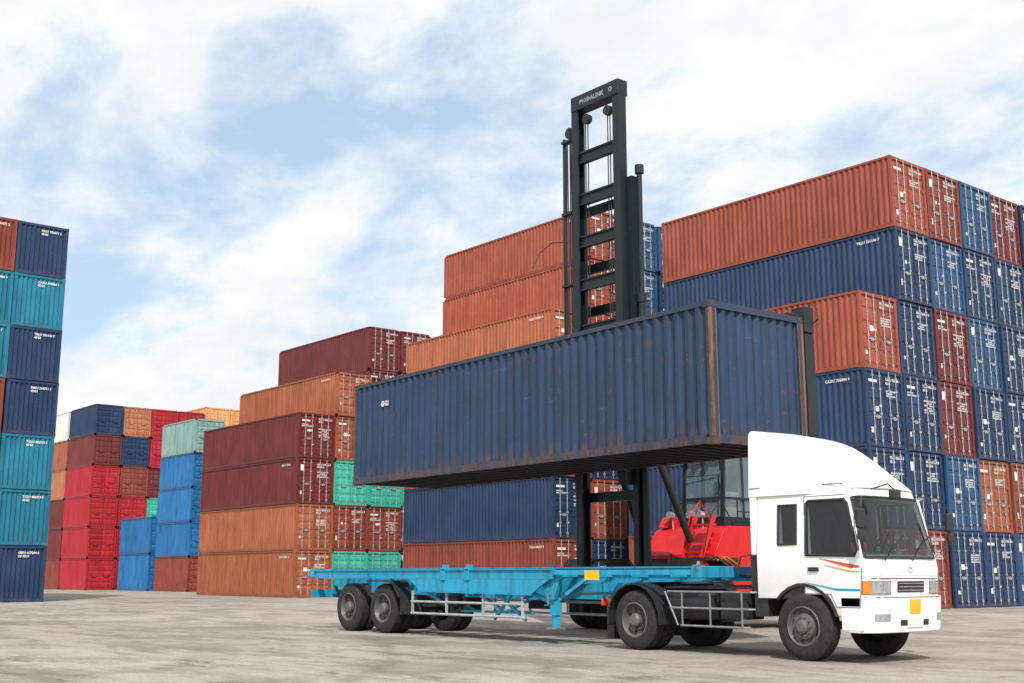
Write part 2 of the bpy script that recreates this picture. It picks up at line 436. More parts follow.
# ---- lifted container
KS=1.03
LZ=1.25+2.11*KS; yaw=-R(2.6); LH=2.49
ax,ay=-12.96*KS,15.03*KS
L=12.19
dx=Vector((math.cos(yaw),math.sin(yaw))); dy=Vector((-math.sin(yaw),math.cos(yaw)))
cen=Vector((ax,ay))-dx*L/2+dy*W/2
lc=container(0,0,0,'lifted',LH,'weathered navy blue container hanging lifted above the trailer','lifted container',L,False,2,loc=(cen.x,cen.y,LZ),rz=yaw)
del lc['group']
mb=MB(); text_ny(mb,"45G1",.17,-L/2+1.25,-W/2+.004,LH-.66,.008)
obj('marking',mb,M_mark,lc)
for sy in (-1,1):
    mb=MB(); mb.box(L/2-.018,L/2+.003,min(sy*(W/2-.15),sy*(W/2-.135)),max(sy*(W/2-.15),sy*(W/2-.135)),.13,LH-.13); obj('rusty_post_edge',mb,PM['rusty'],lc)
    mb=MB(); mb.box(L/2-.05,L/2+.003,min(sy*(W/2-.05),sy*(W/2+.001)),max(sy*(W/2-.05),sy*(W/2+.001)),.13,LH-.13); obj('rusty_post_edge',mb,PM['rusty'],lc)
# ------------------------------------------------------------------ wheels
def wheel(parent,x,y,side,r=.52,w=.27,concave=True,rim=True,name='wheel'):
    cy=y-side*w/2
    tr=r
    prof=[(r*.56,-w/2+.03),(r*.60,-w/2),(r*.78,-w/2-.012),(r*.93,-w/2+.008),(tr-.008,-w/2+.03)]
    k=5
    yy=-w/2+.04
    seg=(w-.08)/k
    for i in range(k):
        prof+= [(tr,yy+i*seg),(tr,yy+(i+1)*seg-.012)]
        if i<k-1: prof+=[(tr-.014,yy+(i+1)*seg-.010),(tr-.014,yy+(i+1)*seg-.002)]
    prof+=[(tr-.008,w/2-.03),(r*.93,w/2-.008),(r*.78,w/2+.012),(r*.60,w/2),(r*.56,w/2-.03)]
    m=MB(); m.lathe(prof,x,cy,r,side,40,True)
    o=obj(name,m,M_rubber,parent,30)
    if rim:
        m=MB()
        if concave: p=[(r*.60,w/2+.002),(r*.57,w/2+.012),(r*.54,w/2-.01),(r*.50,w/2-.10),(r*.36,w/2-.13),(r*.33,w/2-.10),(r*.24,w/2-.10),(r*.22,w/2+.0),(r*.17,w/2+.03),(.002,w/2+.035)]
        else: p=[(r*.60,w/2+.002),(r*.57,w/2+.014),(r*.54,w/2-.01),(r*.50,w/2-.05),(r*.42,w/2-.06),(r*.36,w/2-.0),(r*.22,w/2+.015),(r*.20,w/2+.05),(r*.14,w/2+.07),(.002,w/2+.072)]
        m.lathe(p,x,cy,r,side,32)
        rr=r*.285
        for i in range(10):
            t=i*math.pi/5; q=(x+math.cos(t)*rr,r+math.sin(t)*rr)
            yb=w/2-(.10 if concave else -.008)
            m.cyl((q[0],cy+side*(yb-.01),q[1]),(q[0],cy+side*(yb+.028),q[1]),.016,seg=6)
        obj('rim',m,M_rim,o,30)
        m=MB()
        for i in range(8):
            t=(i+.5)*math.pi/4; q=(x+math.cos(t)*r*.425,r+math.sin(t)*r*.425)
            d_=-.118 if concave else -.055
            m.cyl((q[0],cy+side*(w/2+d_),q[1]),(q[0],cy+side*(w/2+d_+.012),q[1]),.026,seg=10)
        obj('hand_hole',m,M_plastic,o)
    return o
# ------------------------------------------------------------------ tractor unit
tr=thing('tractor_truck','white cab-over tractor truck with tall roof fairing, coupled to the blue trailer','truck',(-11.3,16.0,0))
HW=1.0
def halfw(z): return HW if z<1.48 else HW-(z-1.48)*.075
FZ=[(.40,1.12),(.66,1.15),(.8,1.16),(1.2,1.19),(1.48,1.16),(2.4,.93),(2.5,.85),(2.6,.78)]
def fx(z):
    for (a,b),(c,d) in zip(FZ,FZ[1:]):
        if z<=c: return b+(d-b)*(z-a)/(c-a)
    return FZ[-1][1]
def cs(s): return .20*abs(s)**7+.045*s*s
def front_panel(zs,s0,s1,off,depth,n=14):
    m=MB(); N=n+1; vs=[]
    for o_ in (off,-depth):
        for z in zs:
            for i in range(N):
                s=s0+(s1-s0)*i/n
                vs.append((fx(z)-cs(s)+o_,s*halfw(z),z))
    k=len(zs); fs=[]
    for L_ in (0,1):
        for a in range(k-1):
            for i in range(n):
                q=L_*k*N+a*N+i; fs.append((q,q+1,q+N+1,q+N))
    B=k*N
    for a in range(k-1):
        for i in (0,n):
            q=a*N+i; fs.append((q,q+N,q+N+B,q+B))
    for i in range(n):
        for a in (0,k-1):
            q=a*N+i; fs.append((q,q+1,q+1+B,q+B))
    m.add(vs,fs); return m
def front_sheet(zs,s0,s1,off,n=24):
    m=MB(); N=n+1; vs=[(fx(z)-cs(s0+(s1-s0)*i/n)+off,(s0+(s1-s0)*i/n)*halfw(z),z) for z in zs for i in range(N)]
    m.add(vs,[(a*N+i,a*N+i+1,(a+1)*N+i+1,(a+1)*N+i) for a in range(len(zs)-1) for i in range(n)]); return m
def side_panel(poly,off,thick,side=-1):
    n=len(poly); m=MB()
    vs=[(x,side*(halfw(z)+off),z) for x,z in poly]+[(x,side*(halfw(z)-thick),z) for x,z in poly]
    m.add(vs,[(i,(i+1)%n,n+(i+1)%n,n+i) for i in range(n)]+[tuple(range(n)),tuple(range(n,2*n))[::-1]])
    return m
def side_sheet(poly,off,side):
    m=MB(); m.add([(x,side*(halfw(z)+off),z) for x,z in poly],[tuple(range(len(poly)))]); return m
wr=.495
arch=[(math.cos(R(a))*.63,wr+math.sin(R(a))*.63) for a in (140.5,130,115,100,85,70,55,40,25,15)]
prof=[(1.15,.66),(1.16,.8),(1.19,1.2),(1.16,1.48),(.93,2.4),(.85,2.5),(.70,2.55),(-.75,2.55),(-.85,2.45),(-.85,1.48),(-.85,arch[0][1])]+arch
st=[-1,-.985,-.95,-.88,-.75,-.5,-.2,0,.2,.5,.75,.88,.95,.985,1]
m=MB(); vs=[]
for s in st:
    for x,z in prof:
        wgt=max(0,min(1,(x-.55)/.4)); zr=0
        if z>2.5: zr=-.03*abs(s)**4
        vs.append((x-cs(s)*wgt,s*halfw(z),z+zr))
n=len(prof); fs=[]
for a in range(len(st)-1):
    for i in range(n):
        j=(i+1)%n; fs.append((a*n+i,a*n+j,(a+1)*n+j,(a+1)*n+i))
low=[0,1,2,3,9,10]+list(range(11,n)); up=[3,4,5,6,7,8,9]
for b in (0,(len(st)-1)*n):
    fs.append(tuple(b+i for i in low)); fs.append(tuple(b+i for i in up))
m.add(vs,fs)
dw=[(.08,1.54),(.94,1.52),(.97,1.60),(.81,2.28),(.76,2.34),(.12,2.34),(.08,2.30)]
sw=[(-.44,1.70),(-.10,1.70),(-.10,2.30),(-.44,2.30)]
cav=MB().prism([(-.78,1.25),(.98,1.25),(1.0,1.48),(.78,2.36),(.70,2.46),(-.78,2.46)],-.87,.87)
wcut=MB().prism(dw,-1.4,1.4); scut=MB().prism(sw,-1.4,1.4)
body=obj('cab_body',m,M_white,tr,32,bevel=.022)
cut(body,[cav,front_panel([1.53,1.7,1.9,2.1,2.35],-.88,.88,.25,.35),wcut,scut])
obj('windshield',front_sheet([1.50,1.6,1.7,1.8,1.9,2.0,2.1,2.2,2.3,2.38],-.90,.90,.010),M_screen,tr,60)
pts=[(fx(1.50)-cs(s/10)+.010,s/10*halfw(1.50),1.50) for s in range(-9,10)]+[(fx(2.38)-cs(s/10)+.010,s/10*halfw(2.38),2.38) for s in range(9,-10,-1)]
m=MB().tube(pts,.022,6,True); obj('windshield_seal',m,M_plastic,tr,40)
for s0 in (-.60,.08):
    m=MB()
    p=[(fx(1.50+t*.30)-cs(s0+.35*t)+.035,(s0+.42*t)*1.0,1.46+t*.26) for t in (0,.25,.5,.75,1)]
    m.tube(p,.009,6); q=p[-1]; m.bar((q[0]+.02,q[1]-.25,q[2]-.14),(q[0]-.02,q[1]+.22,q[2]+.10),.012,.02)
    obj('wiper',m,M_plastic,tr)
m=MB(); m.box(-.76,-.74,-.86,.86,1.26,2.44); m.box(-.739,.68,-.86,.86,2.43,2.45); m.box(-.739,.93,-.86,.86,1.255,1.28); obj('cab_lining',m,M_lining,tr)
m=MB(); m.prism([(.62,1.282),(.92,1.282),(.93,1.50),(.86,1.56),(.70,1.55),(.60,1.42)],-.83,.83); obj('dashboard',m,M_trim,tr,bevel=.02)
for y in (-.46,.46):
    m=MB(); m.box(-.25,.28,y-.26,y+.26,1.30,1.48); m.prism([(-.28,1.45),(-.14,1.45),(-.26,2.05),(-.38,2.05)],y-.25,y+.25); m.prism([(-.31,2.06),(-.23,2.06),(-.27,2.24),(-.34,2.24)],y-.13,y+.13)
    obj('seat',m,M_seat,tr,bevel=.03)
m=MB()
m.lathe([(.22,-.015),(.236,0),(.22,.015),(.204,0)],0,0,0,1,24,True); m.bar((-.2,0,0),(.2,0,0),.03,.03); m.bar((0,0,-.2),(0,0,.2),.03,.03)
m.v=[(.48+z*.5-y*.85,.44+x,1.70+z*.85+y*.5) for x,y,z in m.v]
m.cyl((.50,.44,1.68),(.68,.44,1.45),.035); obj('steering_wheel',m,M_plastic,tr)
m=MB(); m.box(.62,.66,-.30,.05,2.22,2.34); obj('sun_visor',m,M_trim,tr)
m=MB(); m.box(.60,.78,-.62,-.45,1.57,1.72); obj('dash_box',m,M_redstripe,tr,bevel=.02)
# front details
obj('grille',front_panel([1.00,1.06,1.12,1.16],-.34,.34,.012,.02),M_plastic,tr,40)
for k in range(3):
    obj('grille_bar',front_panel([1.02+k*.05,1.036+k*.05],-.32,.32,.022,.005),M_chrome if k==1 else M_trim,tr)
obj('front_garnish',front_panel([1.24,1.40],-.84,.84,.008,.01),M_white,tr,40)
obj('panel_gap',front_panel([1.19,1.203],-.96,.96,.004,.01),M_plastic,tr,40)
m=MB(); m.lathe([(.035,0),(.06,0),(.06,.006),(.035,.006)],0,0,0,1,18,True); m.v=[(fx(1.32)+.009+y,x,1.32+z*.8) for x,y,z in m.v]; obj('emblem',m,M_chrome,tr)
for s0,s1 in ((-.955,-.50),(.50,.955)):
    h=obj('headlight',front_panel([.965,1.0,1.10,1.165],s0,s1,.012,.02),M_trim,tr,40)
    a0=min(s0,s1)+(.10 if s0<0 else .02); a1=max(s0,s1)-(.02 if s0<0 else .10); am=(a0+a1)/2
    obj('lens',front_panel([.985,1.145],a0,am-.008,.022,.005),M_light,h,60)
    obj('lens',front_panel([.985,1.145],am+.008,a1,.022,.005),M_light,h,60)
    c0=s0 if s0<0 else s1-.085
    obj('indicator',front_panel([.98,1.15],c0,c0+.085,.024,.005),M_orange,h,60)
bp_=obj('bumper',front_panel([.43,.48,.70,.90,.945],-1.0,1.0,.075,.12,24),M_white,tr,40,bevel=.015)
obj('bumper_slot',front_panel([.53,.61],-.36,.36,.082,.01),M_plastic,bp_)
obj('bumper_slot',front_panel([.925,.94],-.97,.97,.079,.01),M_trim,bp_)
for s0,s1 in ((-.86,-.60),(.60,.86)):
    obj('fog_lamp',front_panel([.60,.70],s0,s1,.083,.01),M_light,bp_)
for sd in (-1,1):
    obj('bumper_end',side_panel([(.66,.46),(1.0,.46),(1.0,.93),(.66,.93)],.006,.04,sd),M_white,tr,bevel=.01)
obj('yellow_sticker',front_panel([.70,.90],-.15,.13,.085,.005,4),M_yellow,tr)
obj('number_plate',front_panel([.50,.62],-.20,.20,.090,.01,4),M_mark,tr)
for side in (-1,1):
    d=obj('door',side_panel([(.05,.98),(.50,.98),(.58,.80),(.98,.80),(1.03,1.35),(1.0,1.48),(.82,2.40),(.05,2.40)],.006,.03,side),M_white,tr)
    cut(d,[MB().prism(dw,-1.4,1.4)])
    lp=[(x,side*(halfw(z)+.006),z) for x,z in dw]
    obj('window_seal',MB().tube(lp,.022,6,True),M_plastic,d)
    obj('window',side_sheet(dw,-.006,side),M_glass,d)
    obj('door_handle',side_panel([(.12,1.30),(.30,1.30),(.30,1.36),(.12,1.36)],.03,.01,side),M_plastic,d,bevel=.008)
    obj('window_seal',MB().tube([(x,side*(halfw(z)+.003),z) for x,z in sw],.018,6,True),M_plastic,tr)
    obj('rear_window',side_sheet(sw,-.006,side),M_glass,tr)
    m=MB()
    for pts in ([(.04,.98),(.04,2.41)],[(.04,2.41),(.83,2.41)],[(.04,.97),(.5,.97)],[(.5,.97),(.59,.785)],[(.59,.785),(.99,.785)],[(.99,.785),(1.04,1.35)]):
        (a,b),(c,d2)=pts
        m.bar((a,side*(halfw(b)+.001),b),(c,side*(halfw(d2)+.001),d2),.010,.012)
    obj('door_gap',m,M_trim,tr)
    obj('stripe',side_panel([(.32,1.49),(.84,1.35),(1.0,1.35),(1.0,1.385),(.84,1.405)],.010,.004,side),M_redstripe,d)
    obj('stripe',side_panel([(.40,1.40),(.84,1.29),(1.0,1.29),(1.0,1.305),(.84,1.31)],.010,.004,side),M_orange,d)
    obj('stripe',side_panel([(.07,1.14),(.60,1.02),(1.0,1.02),(1.0,1.05),(.60,1.055)],.010,.004,side),M_tealstripe,d)
    m=MB(); m.box(.64,1.0,min(side*.74,side*.98),max(side*.74,side*.98),.46,.50)
    obj('step',m,M_steel,tr)
    m=MB()
    m.tube([(.90,side*.96,2.32),(1.14,side*1.06,2.36),(1.18,side*1.15,2.22),(1.18,side*1.16,1.75),(1.08,side*1.01,1.58)],.013)
    mm=obj('mirror_arm',m,M_plastic,tr)
    m=MB(); m.box(1.14,1.21,min(side*1.08,side*1.26),max(side*1.08,side*1.26),1.90,2.18); obj('mirror',m,M_plastic,mm,bevel=.025)
    m=MB(); m.box(1.15,1.21,min(side*1.09,side*1.24),max(side*1.09,side*1.24),1.74,1.87); obj('mirror',m,M_plastic,mm,bevel=.02)
    m=MB()
    inn=[(x_*.93,wr+(z_-wr)*.93) for x_,z_ in arch]
    m.prism(arch+inn[::-1],side*(HW-.06),side*(HW+.022)); obj('wheel_arch',m,M_plastic,tr)
m=MB(); m.tube([(.90,-.45,2.50),(1.22,-.50,2.56),(1.34,-.52,2.46)],.012); q=obj('mirror_arm',m,M_plastic,tr)
m=MB(); m.box(1.29,1.39,-.62,-.42,2.32,2.47); obj('mirror',m,M_plastic,q,bevel=.03)
# roof fairing
P=[(.88,2.52),(.76,2.63),(.62,2.735),(.46,2.85),(.28,2.97),(.10,3.09),(-.08,3.20),(-.25,3.295),(-.42,3.37),(-.60,3.43),(-.80,3.48),(-1.0,3.51)]
m=MB(); vs=[]; ring=0
for x,zt in P:
    hw=.955-.12*max(0,(x-.0)/.96)**1.3; h=zt-2.45
    r_=min(.12,h*.45)
    ang=[math.pi/2*i/7 for i in range(1,8)]
    sec=[(-hw,2.45),(-hw*.955,zt-r_)]+[(-hw*.955+r_*(1-math.cos(t)),zt-r_+r_*math.sin(t)) for t in ang]+[(-.4,zt+.012),(0,zt+.020),(.4,zt+.012)]
    sec+= [(hw*.955-r_*(1-math.cos(t)),zt-r_+r_*math.sin(t)) for t in ang[::-1]]+[(hw*.955,zt-r_),(hw,2.45)]
    ring=len(sec)
    vs+=[(x-.16*abs(y)**3*max(0,min(1,(x+.2)/.9)),y,z) for y,z in sec]
k=ring; fs=[]
for a in range(len(P)-1):
    for i in range(k-1): fs.append((a*k+i,a*k+i+1,(a+1)*k+i+1,(a+1)*k+i))
fs.append(tuple(range(k))); fs.append(tuple(range((len(P)-1)*k,len(P)*k)))
m.add(vs,fs); obj('roof_fairing',m,M_white,tr,50)
m=MB()
for sd in (-1,1): m.bar((-.98,sd*.952,2.58),(.70,sd*.875,2.58),.012,.02)
obj('fairing_gap',m,M_trim,tr)
m=MB(); m.box(-1.0,-.86,-.95,.95,1.55,2.5); obj('rear_cab_panel',m,M_white,tr,bevel=.02)
# chassis
for s in (-1,1):
    m=MB(); m.box(-4.35,1.0,s*.43-.04,s*.43+.04,.72,.98); obj('chassis_rail',m,M_black,tr)
for x in (-4.3,-3.0,-2.2,-1.3,-.3,.8):
    m=MB(); m.box(x-.05,x+.05,-.39,.39,.75,.93); obj('cross_member',m,M_black,tr)
m=MB(); m.box(-.95,-.70,-.95,.95,.62,1.05); obj('engine_cover',m,M_plastic,tr)
m=MB(); m.box(-1.05,-.86,-.9,.9,.98,1.55); obj('air_intake',m,M_plastic,tr)
m=MB(); m.cyl((-2.72,-.76,.78),(-1.75,-.76,.78),.25,seg=24); obj('fuel_tank',m,M_black,tr,40)
m=MB(); m.box(-1.65,-1.10,-.96,-.55,.56,.98); obj('battery_box',m,M_black,tr,bevel=.015)
for yy in (.65,.92):
    m=MB(); m.cyl((-2.7,yy,.70),(-1.3,yy,.70),.13,seg=18); obj('air_tank',m,M_black,tr,40)
m=MB(); m.box(-2.9,-1.0,-.92,.92,1.03,1.06)
for i in range(12): m.box(-2.85+i*.155,-2.81+i*.155,-.92,.92,1.06,1.075)
obj('deck_plate',m,M_black,tr)
m=MB()
for z,x0,x1 in ((.44,-2.50,-1.05),(.72,-2.68,-.95),(.98,-2.78,-.90)):
    m.tube([(x0,-.95,z),(x0+.06,-1.03,z),(x1-.06,-1.03,z),(x1,-.95,z)],.018)
for x in (-2.40,-1.80,-1.15): m.tube([(x,-1.03,.44),(x,-1.03,.98)],.016)
m.tube([(-2.50,-1.03,.44),(-2.78,-1.03,.98)],.016)
obj('side_guard',m,M_steel,tr)
m=MB(); m.tube([(-1.05,-.5,1.2),(-1.05,-.5,1.95),(-1.05,.5,1.95),(-1.05,.5,1.2)],.02); obj('hose_rack',m,M_black,tr)
for i,(yy,mt) in enumerate(((-.3,M_plastic),(0,M_redstripe),(.3,M_yellow))):
    m=MB(); m.tube([(-1.05,yy,1.85),(-1.25,yy,1.55),(-1.4,yy,1.30+.1*i),(-1.65,yy*.8,1.2),(-1.9,yy*.6,1.25),(-2.4,yy*.4,1.55),(-2.6,yy*.4,1.5)],.018); obj('air_hose',m,mt,tr)
m=MB(); m.prism([(-3.95,1.06),(-3.05,1.06),(-2.95,1.10),(-3.05,1.16),(-3.95,1.16),(-4.15,1.05)],-.45,.45); m.box(-3.75,-3.25,-.5,.5,.98,1.058)
obj('fifth_wheel',m,M_black,tr)
for side in (-1,1):
    wheel(tr,0,side*1.03,side,wr,.27,False)
    wheel(tr,-3.5,side*1.03,side,wr,.26,True)
    wheel(tr,-3.5,side*.74,side,wr,.26,True,rim=False)
    A=[R(a) for a in (188,165,145,125,105,90,75,55,35,15,-5)]
    outer=[(-3.5+math.cos(a)*.63,wr+math.sin(a)*.62) for a in A]; inner=[(-3.5+math.cos(a)*.605,wr+math.sin(a)*.595) for a in A]
    m=MB(); m.prism(outer+inner[::-1],side*.48,side*1.07)
    obj('mudguard',m,M_black,tr)
    m=MB(); m.box(-4.14,-4.11,min(side*.50,side*1.05),max(side*.50,side*1.05),.16,.46); obj('mud_flap',m,M_rubber,tr)
    m=MB(); m.box(-4.44,-4.40,min(side*.55,side*.9),max(side*.55,side*.9),.72,.84); obj('tail_light',m,M_redstripe,tr)
for x in (0,-3.5):
    m=MB(); m.cyl((x,-.93,wr),(x,.93,wr),.06 if x==0 else .09)
    if x: m.cyl((x,0,wr),(x+.2,0,wr+.02),.2); m.cyl((x,0,wr),(-.8,0,.75),.05)
    obj('axle',m,M_black,tr)
# ------------------------------------------------------------------ trailer
tl=thing('container_trailer','long blue skeletal container trailer with twin rear axles, empty','trailer',(-19.3,16.05,0))
for s in (-1,1):
    m=MB(); y=s*.62
    m.prism([(-6.0,1.02),(-5.4,.90),(-2.4,.86),(2.2,.80),(2.8,1.12),(6.05,1.18),(6.05,1.36),(-6.0,1.36)],y-.015,y+.015)
    m.box(-6.0,6.05,y-.11,y+.11,1.36,1.39)
    m.bar((-5.4,y,.885),(-2.4,y,.845),.22,.03); m.bar((-2.4,y,.845),(2.2,y,.785),.22,.03)
    m.bar((2.2,y,.785),(2.8,y,1.105),.22,.03); m.bar((2.8,y,1.105),(6.05,y,1.165),.22,.03)
    for i in range(9):
        x=-5.1+i*.9; m.box(x-.008,x+.008,y-.10,y+.10,.86,1.36)
    obj('main_beam',m,M_trail,tl)
for i,x in enumerate([-5.2,-4.3,-3.4,-2.5,-1.6,.8,1.6,2.6,3.5,4.4,5.3]):
    m=MB(); m.box(x-.045,x+.045,-1.12,1.12,1.21,1.30); obj('cross_member',m,M_trail,tl)
for x in (-6.05,6.02):
    m=MB(); m.box(x-.10,x+.10,-1.2,1.2,1.20,1.385); b=obj('bolster',m,M_trail,tl,bevel=.01)
    for s in (-1,1):
        t=MB(); t.box(x-.07,x+.07,s*1.13-.07,s*1.13+.07,1.386,1.41); t.cyl((x,s*1.13,1.41),(x,s*1.13,1.47),.035,.018,8); obj('twistlock',t,M_steel,b)
for x in (-.85,-.05):
    m=MB(); m.box(x-.08,x+.08,-1.20,1.20,1.14,1.385); b=obj('bolster',m,M_trail,tl,bevel=.01)
    for s in (-1,1):
        t=MB(); t.box(x-.05,x+.05,s*1.12-.05,s*1.12+.05,1.386,1.45); obj('twistlock',t,M_trail,b)
for s in (-1,1):
    m=MB(); y=s*1.15
    m.box(-5.95,2.5,y-.02,y+.02,1.17,1.335); m.box(-5.95,2.5,y-.05,y+.05,1.336,1.355)
    obj('side_rail',m,M_trail,tl)
    m=MB(); m.prism([(-2.1,1.167),(-1.7,.93),(1.9,.90),(2.4,1.167)],y-.016,y+.016); m.bar((-1.7,y,.915),(1.9,y,.885),.10,.025); obj('side_plate',m,M_trail,tl)
    m=MB(); m.box(2.5,5.9,y-.015,y+.015,1.25,1.335); obj('side_rail',m,M_trail,tl)
for s in (-1,1):
    m=MB(); x=2.35
    m.box(x-.08,x+.08,s*.95-.08,s*.95+.08,.52,1.34); m.box(x-.055,x+.055,s*.95-.055,s*.95+.055,.30,.52)
    m.bar((x,s*.95,.70),(x-.85,s*1.0,1.0),.05,.06); m.bar((x,s*.95,.75),(x+.6,s*.70,1.2),.05,.06)
    m.prism([(x-.34,1.335),(x+.34,1.335),(x+.10,.80),(x-.10,.80)],s*1.05-.04,s*1.05+.04)
    g=obj('landing_leg',m,M_trail,tl)
    m=MB(); m.box(x-.13,x+.13,s*.95-.12,s*.95+.12,.27,.30); obj('foot',m,M_steel,g)
m=MB(); m.cyl((2.35,-.8,.9),(2.35,.8,.9),.025); m.tube([(2.35,-1.02,.9),(2.35,-1.14,.9),(2.35,-1.14,.7),(2.35,-1.22,.7)],.014); obj('crank_handle',m,M_steel,tl)
for s in (-1,1):
    m=MB()
    for z in (.46,.70): m.tube([(-2.05,s*1.12,z),(1.65,s*1.12,z)],.024)
    for x in (-2.0,-.8,.4,1.6): m.bar((x,s*1.12,.44),(x,s*1.12,.92),.04,.04)
    obj('side_guard',m,M_trailw,tl)
for x0,x1 in ((.75,1.5),(1.25,.55),(-1.6,-1.0)):
    m=MB(); m.bar((x0,-1.06,.92),(x1,-.95,.40 if x0>0 else .62),.05,.05); obj('brace',m,M_trail,tl)
for x0,x1 in ((-.2,.5),(1.3,.5),(-1.2,-.5)):
    m=MB(); m.bar((x0,-.62,.80),(x1,-.62,.52),.05,.05); obj('brace',m,M_trail,tl)
m=MB(); m.box(-.9,1.3,-.68,-.56,.50,.54); obj('lower_rail',m,M_trail,tl)
for s in (-1,1):
    for x in (-3.2,-4.6):
        wheel(tl,x,s*1.08,s,.53,.26,True); wheel(tl,x,s*.78,s,.53,.26,True,rim=False)
    m=MB(); m.prism([(-3.75,1.13),(-2.75,1.13),(-2.45,.80),(-2.45,.76),(-2.76,1.10),(-3.75,1.10)],s*.75,s*1.17); obj('mudguard',m,M_black,tl)
    m=MB(); m.box(-2.47,-2.44,min(s*.58,s*1.12),max(s*.58,s*1.12),.42,.8); obj('mud_flap',m,M_rubber,tl)
    m=MB()
    for x in (-3.2,-4.6): m.tube([(x-.55,s*.45,.80),(x,s*.45,.66),(x+.55,s*.45,.80)],.045,6)
    for x in (-5.25,-3.9,-2.55): m.prism([(x-.10,.9),(x+.10,.9),(x+.04,.70),(x-.04,.70)],s*.45-.05,s*.45+.05)
    obj('suspension',m,M_black,tl)
for x in (-3.2,-4.6):
    m=MB(); m.cyl((x,-1,.53),(x,1,.53),.075); obj('axle',m,M_black,tl)
m=MB(); m.box(-6.13,-6.10,-1.15,1.15,.72,.90); m.box(-6.10,-6.0,-.6,-.5,.8,1.1); m.box(-6.10,-6.0,.5,.6,.8,1.1); rb=obj('rear_bumper',m,M_trail,tl)
for s in (-1,1):
    m=MB(); m.box(-6.17,-6.131,s*.9-.16,s*.9+.16,.74,.86); obj('tail_light',m,M_redstripe,rb)
m=MB(); m.box(3.40,3.76,-1.20,-1.185,1.16,1.33); obj('yellow_plate',m,M_yellow,tl)
m=MB(); m.box(3.45,3.70,-1.184,-1.16,1.24,1.30); obj('plate_bracket',m,M_trail,tl)
m=MB(); m.cyl((-1.5,-.8,.74),(-.7,-.8,.74),.14,seg=18); obj('air_tank',m,M_black,tl,40)
m=MB(); m.box(-.4,.3,.72,1.05,.55,.97); obj('tool_box',m,M_black,tl,bevel=.01)
for a in (-.3,.2):
    m=MB(); m.tube([(6.1,a,1.3),(6.22,a,1.55),(6.5,a*.8,1.6),(6.8,a*.4,1.45),(6.95,0,1.3)],.02); obj('brake_hose',m,M_redstripe if a<0 else M_plastic,tl)
# ------------------------------------------------------------------ container handler
hx,hy=-19.58,19.02
hd=thing('container_handler','red container handler with tall black mast gripping the lifted navy container','container handler',(hx,hy,0))
def channel(m,x,y0,y1,z0,z1,s,w=.16,t=.035):
    a,b=sorted((x,x+s*t)); m.box(a,b,y0,y1,z0,z1)
    a,b=sorted((x,x-s*w)); m.box(a,b,y0,y0+t,z0,z1); m.box(a,b,y1-t,y1,z0,z1)
TOP=12.68
for s in (-1,1):
    m=MB(); channel(m,s*.94,-.02,.26,.35,10.3,s,.11); obj('outer_rail',m,M_mast,hd)
    m=MB(); channel(m,s*.77,-.24,.0,3.2,TOP-.02,s,.17,.045); obj('inner_rail',m,M_mast,hd)
    m=MB(); m.cyl((s*1.07,.14,.6),(s*1.07,.14,7.4),.09,seg=16); q=obj('lift_cylinder',m,M_mast,hd,40)
    m=MB(); m.cyl((s*1.07,.14,7.4),(s*1.07,.14,10.35),.06,seg=14); m.cyl((s*1.07,.14,10.35),(s*1.07,.14,10.55),.105,seg=16)
    m.cyl((s*1.07,.14,7.3),(s*1.07,.14,7.5),.115,seg=16); obj('piston_rod',m,M_mast,q,40)
    m=MB(); m.cyl((s*.6,.35,5.1),(s*.75,1.9,2.0),.085,seg=14); m.cyl((s*.58,.25,5.35),(s*.62,.5,4.8),.055,seg=12); obj('tilt_cylinder',m,M_black,hd,40)
    for k in (-.08,.0):
        m=MB(); m.tube([(s*.38+k,-.10,12.0),(s*.38+k,-.10,5.6)],.014,6); obj('lift_chain',m,M_black,hd)
m=MB(); m.box(-.82,.82,-.26,.06,TOP-.38,TOP); tb=obj('top_beam',m,M_mast,hd,bevel=.02)
m=MB(); text_ny(m,"MODALINK",.16,-.50,-.262,TOP-.25,.005); obj('marking',m,M_greymark,tb)
m=MB(); m.lathe([(.035,-.001),(.06,-.001),(.06,.002),(.035,.002)],.56,-.263,TOP-.19,1,16,True); obj('emblem',m,M_greymark,tb)
for z in (11.1,10.05,9.0,7.95,6.85): 
    m=MB(); m.box(-.72,.72,-.16,.0,z-.11,z+.11); m.box(-.72,.72,-.20,-.17,z-.14,z-.10); m.box(-.72,.72,-.20,-.17,z+.10,z+.14); obj('cross_beam',m,M_mast,hd)
for z in (9.9,8.45,7.4,3.0,1.2):
    m=MB(); m.box(-.93,.93,.27,.36,z-.11,z+.11); obj('cross_beam',m,M_mast,hd)
m=MB(); m.box(-1.40,-1.36,.0,.10,5.0,11.85); obj('hose_guide',m,M_mast,hd)
for k in range(5):
    m=MB(); x=-1.08-.062*k; m.tube([(x,-.02+.03*(k%2),11.85-.1*k),(x-.02,.02,9.0),(x+.02*(k%2),.02,7.0),(x,.05,5.0)],.014,6); obj('hose',m,M_black,hd)
for z in (11.75,9.9,8.1,6.3):
    m=MB(); m.box(-1.42,-.80,-.04,.12,z-.03,z+.03); obj('hose_bracket',m,M_black,hd)
m=MB(); m.tube([(-1.3,.05,9.2),(-1.7,-.1,9.25),(-1.95,-.3,9.0),(-2.0,-.5,8.6)],.014,6); obj('cable',m,M_black,hd)
for p,r in (((-1.16,.04,11.95),.14),((.34,-.12,12.05),.12),((-.38,-.12,12.05),.12)):
    m=MB(); m.cyl((p[0],p[1]-.06,p[2]),(p[0],p[1]+.06,p[2]),r,seg=18); obj('pulley',m,M_black,hd,40)
m=MB(); m.box(-.85,.85,-.42,-.26,4.4,6.0); obj('carriage',m,M_black,hd)
c2=cen+dy*(W/2+.20)
